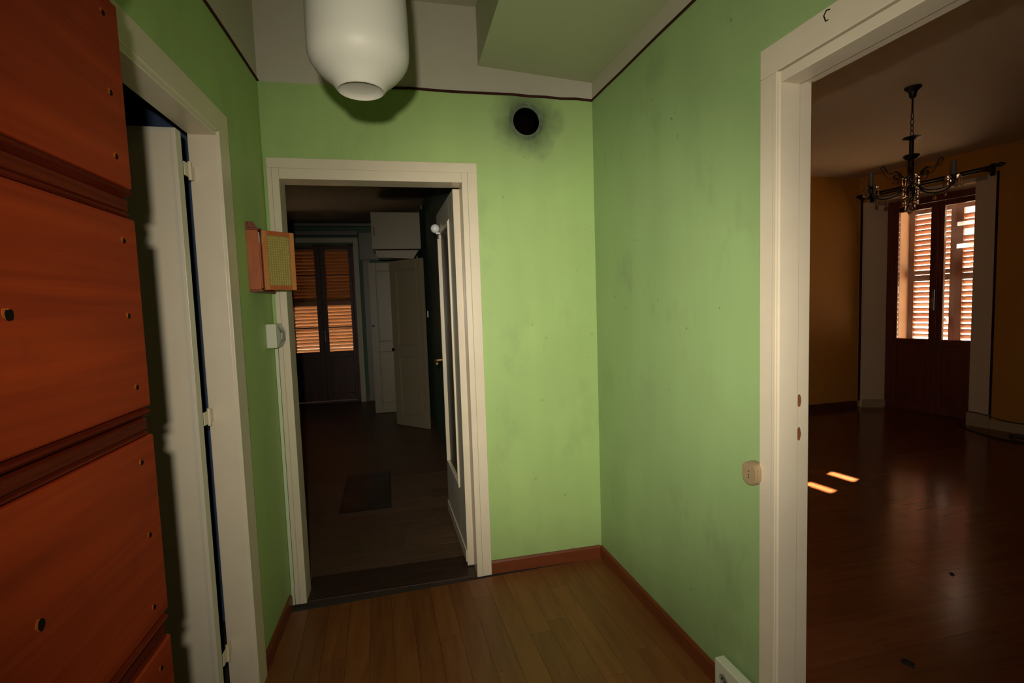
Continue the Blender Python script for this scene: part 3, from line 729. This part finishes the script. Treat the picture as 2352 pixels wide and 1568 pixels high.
# closet header + side
e = empty('closet_surround', I4, 'grey boxed-in closet surround beside the kitchen glass doors', 'closet')
MB().box(-.565, .318, 7.95, 7.985, 2.19, 2.60, bev=.002).build('header_board', 'kwhite', e)
MB().box(-.53, -.425, 7.95, 7.985, .02, 2.185, bev=.002).build('side_board', 'kwhite', e)
def panel_door(name, mw, wdt, hgt, th_, knob, label, swap=False):
    e = empty(name, mw, label, 'door', kind='structure')
    st = .095
    def bb(n_, *bs, mat='kcab', bev=.003):
        mb = MB()
        for b in bs: mb.box(*b, bev=bev)
        return mb.build(n_, mat, e)
    bb('stile', (0, st, 0, th_, .0, hgt)); bb('stile', (wdt-st, wdt, 0, th_, .0, hgt))
    for a, b in ((0, .13), (.845, .98), (hgt-.11, hgt)): bb('rail', (st+.0003, wdt-st-.0003, 0, th_, a, b))
    for a, b in ((.13, .845), (.98, hgt-.11)):
        bb('panel', (st+.0003, wdt-st-.0003, .010, th_-.010, a+.0003, b-.0003))
        bb('panel_moulding', (st, st+.014, -.004, .010, a, b), (wdt-st-.014, wdt-st, -.004, .010, a, b), (st+.0145, wdt-st-.0145, -.004, .010, a, a+.014), (st+.0145, wdt-st-.0145, -.004, .010, b-.014, b))
    MB().lathe([(0, 0), (.008, 0), (.008, .018), (.017, .028), (.015, .038), (0, .041)], 16, m=T(knob[0], 0, knob[1]) @ RX(90)).build('knob', 'iron', e, True)
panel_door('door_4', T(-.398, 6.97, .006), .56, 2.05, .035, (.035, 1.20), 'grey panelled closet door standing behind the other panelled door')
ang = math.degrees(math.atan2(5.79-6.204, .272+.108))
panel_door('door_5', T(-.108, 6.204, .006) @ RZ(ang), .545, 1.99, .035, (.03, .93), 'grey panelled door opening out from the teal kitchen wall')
# wall cabinet with hood
e = empty('wall_cabinet', T(-.293, 6.2, 2.145), 'small pale kitchen wall cabinet hanging high above the panelled doors', 'cabinet')
MB().box(.002, .572, .02, .36, .002, .434, bev=.002).build('body', 'kcab', e)
MB().box(0, .574, 0, .0185, 0, .436, bev=.002).build('door', 'kcab', e)
MB().box(.028, .036, -.012, -.0005, .155, .265, bev=.002).build('handle', 'iron', e)
MB().prism([(0.03, -.012), (.545, -.012), (.48, -.115), (.055, -.095)], 1, .04, .30).build('extractor_hood', 'kcab', e)
tag(MB().box(-.014, 0, 6.30, 6.40, 1.305, 1.385, bev=.002).build('light_switch', 'plastic', mw=frame((.42, 2.62), -1.25)), 'small white light switch on the teal kitchen wall', 'switch')
tag(MB().box(-.014, 0, 6.60, 6.66, 2.70, 2.745, bev=.002).build('junction_box', 'kcab', mw=frame((.42, 2.62), -1.25)), 'tiny white junction box at the top of the teal wall', 'junction box')
e = empty('floor_hatch', T(-.32, 3.97, .001) @ RZ(1.5), 'dark square hatch plate set in the kitchen floor', 'hatch')
MB().box(-.165, .165, -.40, .40, .0, .005, bev=.001).build('plate', 'hatch', e)
MB().box(-.18, -.166, -.415, .415, .0, .006).box(.166, .18, -.415, .415, .0, .006).box(-.1655, .1655, -.415, -.401, .0, .006).box(-.1655, .1655, .401, .415, .0, .006).build('rim', 'thresh', e)

# ================================================================ CHANDELIER
CH = T(3.535, 2.843, 0)
e = empty('chandelier', T(3.535, 2.843, LZ), 'black iron chandelier with glass drops in the dim living room', 'chandelier')
z = lambda v: v-LZ
MB().lathe([(0, 0), (.050, 0), (.050, -.008), (.040, -.018), (.026, -.030), (.021, -.050), (.020, -.066), (.008, -.078), (0, -.08)], 28).build('canopy', 'iron', e, True)
MB().tube([(0, 0, -.078), (0, 0, z(2.655))], .006, 8).build('rod', 'iron', e, True)
zz = z(2.655)
for i in range(4):
    c = zz - .021 - i*.0405
    pts = []
    for k in range(16):
        a = 2*math.pi*k/16; p = (.0105*math.cos(a), 0, c+.024*math.sin(a))
        if i % 2: p = (0, p[0], p[2])
        pts.append(p)
    MB().tube(pts, .0026, 6, True).build('chain_link', 'iron', e, True)
MB().lathe([(0, z(2.498)), (.010, z(2.497)), (.052, z(2.492)), (.054, z(2.486)), (.02, z(2.476)), (.0135, z(2.47)), (.0135, z(2.375)), (.046, z(2.37)), (.048, z(2.36)), (.034, z(2.345)), (.018, z(2.335)), (.0165, z(2.25)), (.015, z(2.20)), (.03, z(2.185)), (.034, z(2.16)), (.025, z(2.14)), (.026, z(2.11)), (.012, z(2.075)), (.014, z(2.06)), (0, z(2.045))], 24).build('stem', 'iron', e, True)
# direction in the ceiling plane: 'view right' of the photograph
va = math.atan2(2.70-3.03, 3.65-3.385)
tear = MB().lathe([(0, .0), (.0025, -.004), (.007, -.018), (.0115, -.030), (.0120, -.036), (.009, -.044), (0, -.048)], 8).data('crystal', 'crystal')
ball = MB().lathe([(0, 0), (.007, -.003), (.010, -.010), (.007, -.017), (0, -.020)], 8).data('crystal', 'crystal')
def hang(p, me, parent=e, s=1):
    o = link('crystal', me, parent); o.location = p; o.rotation_euler = (0, 0, random.uniform(0, 3)); o.scale = (s, s, s)
    return o
for k, off in enumerate((0, 90, 180, 270)):
    a = va + R(off); d = Vector((math.cos(a), math.sin(a), 0)); s_ = Vector((-d.y, d.x, 0))
    def at(r, zv): return d*r + Vector((0, 0, z(zv)))
    RA = .225
    # main arm: leaves the stem high, drops, swings out and up to the cup (double strand)
    for du, rr in ((0, .0052), (.022, .0040)):
        pts = []
        for i in range(17):
            t_ = i/16
            ang_ = math.pi + math.pi*t_
            pts.append(at(.045+(RA-.045)/2*(1+math.cos(ang_))*1.0 + 0, 2.165-du*0 - (.075-du)*abs(math.sin(ang_))**.9))
        MB().tube([at(.012, 2.15)] + pts[:], rr, 8).build('arm', 'iron', e, True)
    # upper scroll with leaf and curls
    sc_ = [at(.03, 2.165), at(.042, 2.215), at(.062, 2.255), at(.088, 2.275)]
    MB().tube(sc_, [.005, .005, .006, .007], 8).build('scroll', 'iron', e, True)
    curl = [at(.075+.022*math.cos(t2)*(1-.06*i), 2.235+.022*math.sin(t2)*(1-.06*i)) for i, t2 in enumerate([R(60-40*j) for j in range(10)])]
    MB().tube(curl, .004, 6).build('scroll', 'iron', e, True)
    c2 = [at(.088, 2.275), at(.11, 2.262), at(.128, 2.27), at(.140, 2.295), at(.152, 2.318), at(.165, 2.322), at(.170, 2.308), at(.162, 2.298)]
    MB().tube(c2, .0042, 6).build('scroll', 'iron', e, True)
    cup = T(*at(RA, 2.165))
    MB().lathe([(0, -.012), (.012, -.010), (.014, 0), (.016, .012), (.014, .016), (0, .016)], 14, m=cup).build('socket', 'iron', e, True)
    MB().lathe([(.012, .010), (.030, .008), (.042, .016), (.046, .024), (.044, .024), (.030, .012), (.012, .014)], 20, m=cup).build('drip_dish', 'crystal', e, True)
    if off in (0, 180):
        MB().lathe([(0, .017), (.0135, .017), (.0135, .118), (.0145, .122), (.012, .124), (0, .118)], 12, m=cup).build('candle_sleeve', 'sleeve', e)
    for j in range(6):
        b = 2*math.pi*j/6 + .3; c = Vector(at(RA, 2.165)) + Vector((.043*math.cos(b), .043*math.sin(b), .016))
        hang(c + Vector((0, 0, -.002)), ball, s=.8); hang(c + Vector((0, 0, -.018)), tear, s=.95)
    hang(at(.13, 2.088), tear); hang(at(.185, 2.10), tear, s=.9)
for j in range(10):
    b = 2*math.pi*j/10; hang(Vector((.042*math.cos(b), .042*math.sin(b), z(2.085-.012*(j % 2)))), tear, s=1.1)
for j in range(6):
    b = 2*math.pi*j/6+.2; hang(Vector((.024*math.cos(b), .024*math.sin(b), z(2.035))), tear, s=1.1)
hang(Vector((0, 0, z(2.03))), tear, s=1.4)
MB().lathe([(.030, z(2.09)), (.048, z(2.086)), (.046, z(2.082)), (.028, z(2.086))], 20).build('drip_dish', 'crystal', e, True)

# ================================================================ CABLES by the window
def cable(pts, r, name, label, mw=None):
    # smooth the path
    P = [Vector(p) for p in pts]; out = []
    for i in range(len(P)-1):
        p0 = P[max(i-1, 0)]; p1 = P[i]; p2 = P[i+1]; p3 = P[min(i+2, len(P)-1)]
        for k in range(6):
            t_ = k/6
            out.append(.5*((2*p1) + (p2-p0)*t_ + (2*p0-5*p1+4*p2-p3)*t_*t_ + (3*p1-p0-3*p2+p3)*t_**3))
    out.append(P[-1])
    return tag(MB().tube(out, r, 6).build(name, 'cable', mw=mw, smooth=True), label, 'cable')
cable([(-.036, 3.97, .150), (-.034, 3.90, .148), (-.030, 3.80, .128), (-.030, 3.68, .106), (-.030, 3.55, .104), (-.03, 3.3, .104), (-.03, 2.8, .104)], .005, 'cable', 'black cable lying along the top of the pale plinth', WW)
cable([(5.70, 4.02, .007), (5.60, 3.88, .007), (5.50, 3.66, .007), (5.47, 3.45, .007), (5.55, 3.22, .007), (5.72, 3.08, .007), (5.82, 3.2, .007), (5.79, 3.42, .009), (5.68, 3.55, .012), (5.6, 3.40, .015), (5.66, 3.2, .012), (5.80, 3.02, .007)], .006, 'cable', 'loose coil of black cable on the living room floor')

for (dx, dy), rr, lab in (((1.83, 1.44), .022, 'small dark clump of dirt on the reddish floor near the doorway'), ((2.63, 1.86), .011, 'tiny dark dirt speck on the shiny reddish floor')):
    pts = [(dx+rr*math.cos(a)*random.uniform(.6, 1.2), dy+rr*1.3*math.sin(a)*random.uniform(.6, 1.2)) for a in [2*math.pi*i/13 for i in range(13)]]
    mb = MB(); A = [mb.bm.verts.new((x, y, .0008)) for x, y in pts]; B = [mb.bm.verts.new((dx+(x-dx)*.55, dy+(y-dy)*.55, .007)) for x, y in pts]
    mb.bm.faces.new(list(reversed(A))); mb.bm.faces.new(B)
    for i in range(13): mb.bm.faces.new((A[i], A[(i+1) % 13], B[(i+1) % 13], B[i]))
    tag(mb.build('dirt_clump', 'hole', None, True), lab, 'dirt')

# window light portals (help sampling the sky through the two windows)
for mw, sx, sy in ((WW @ T(.60, 4.36, 1.25) @ RZ(-90) @ RX(-90), 1.0, 2.5), (T(-1.16, KB+.5, 1.25) @ RX(-90), 1.1, 2.5)):
    a = bpy.data.lights.new('sky_portal', 'AREA'); a.shape = 'RECTANGLE'; a.size = sx; a.size_y = sy; a.cycles.is_portal = True
    o = bpy.data.objects.new('sky_portal', a); COL.objects.link(o); o.matrix_basis = mw
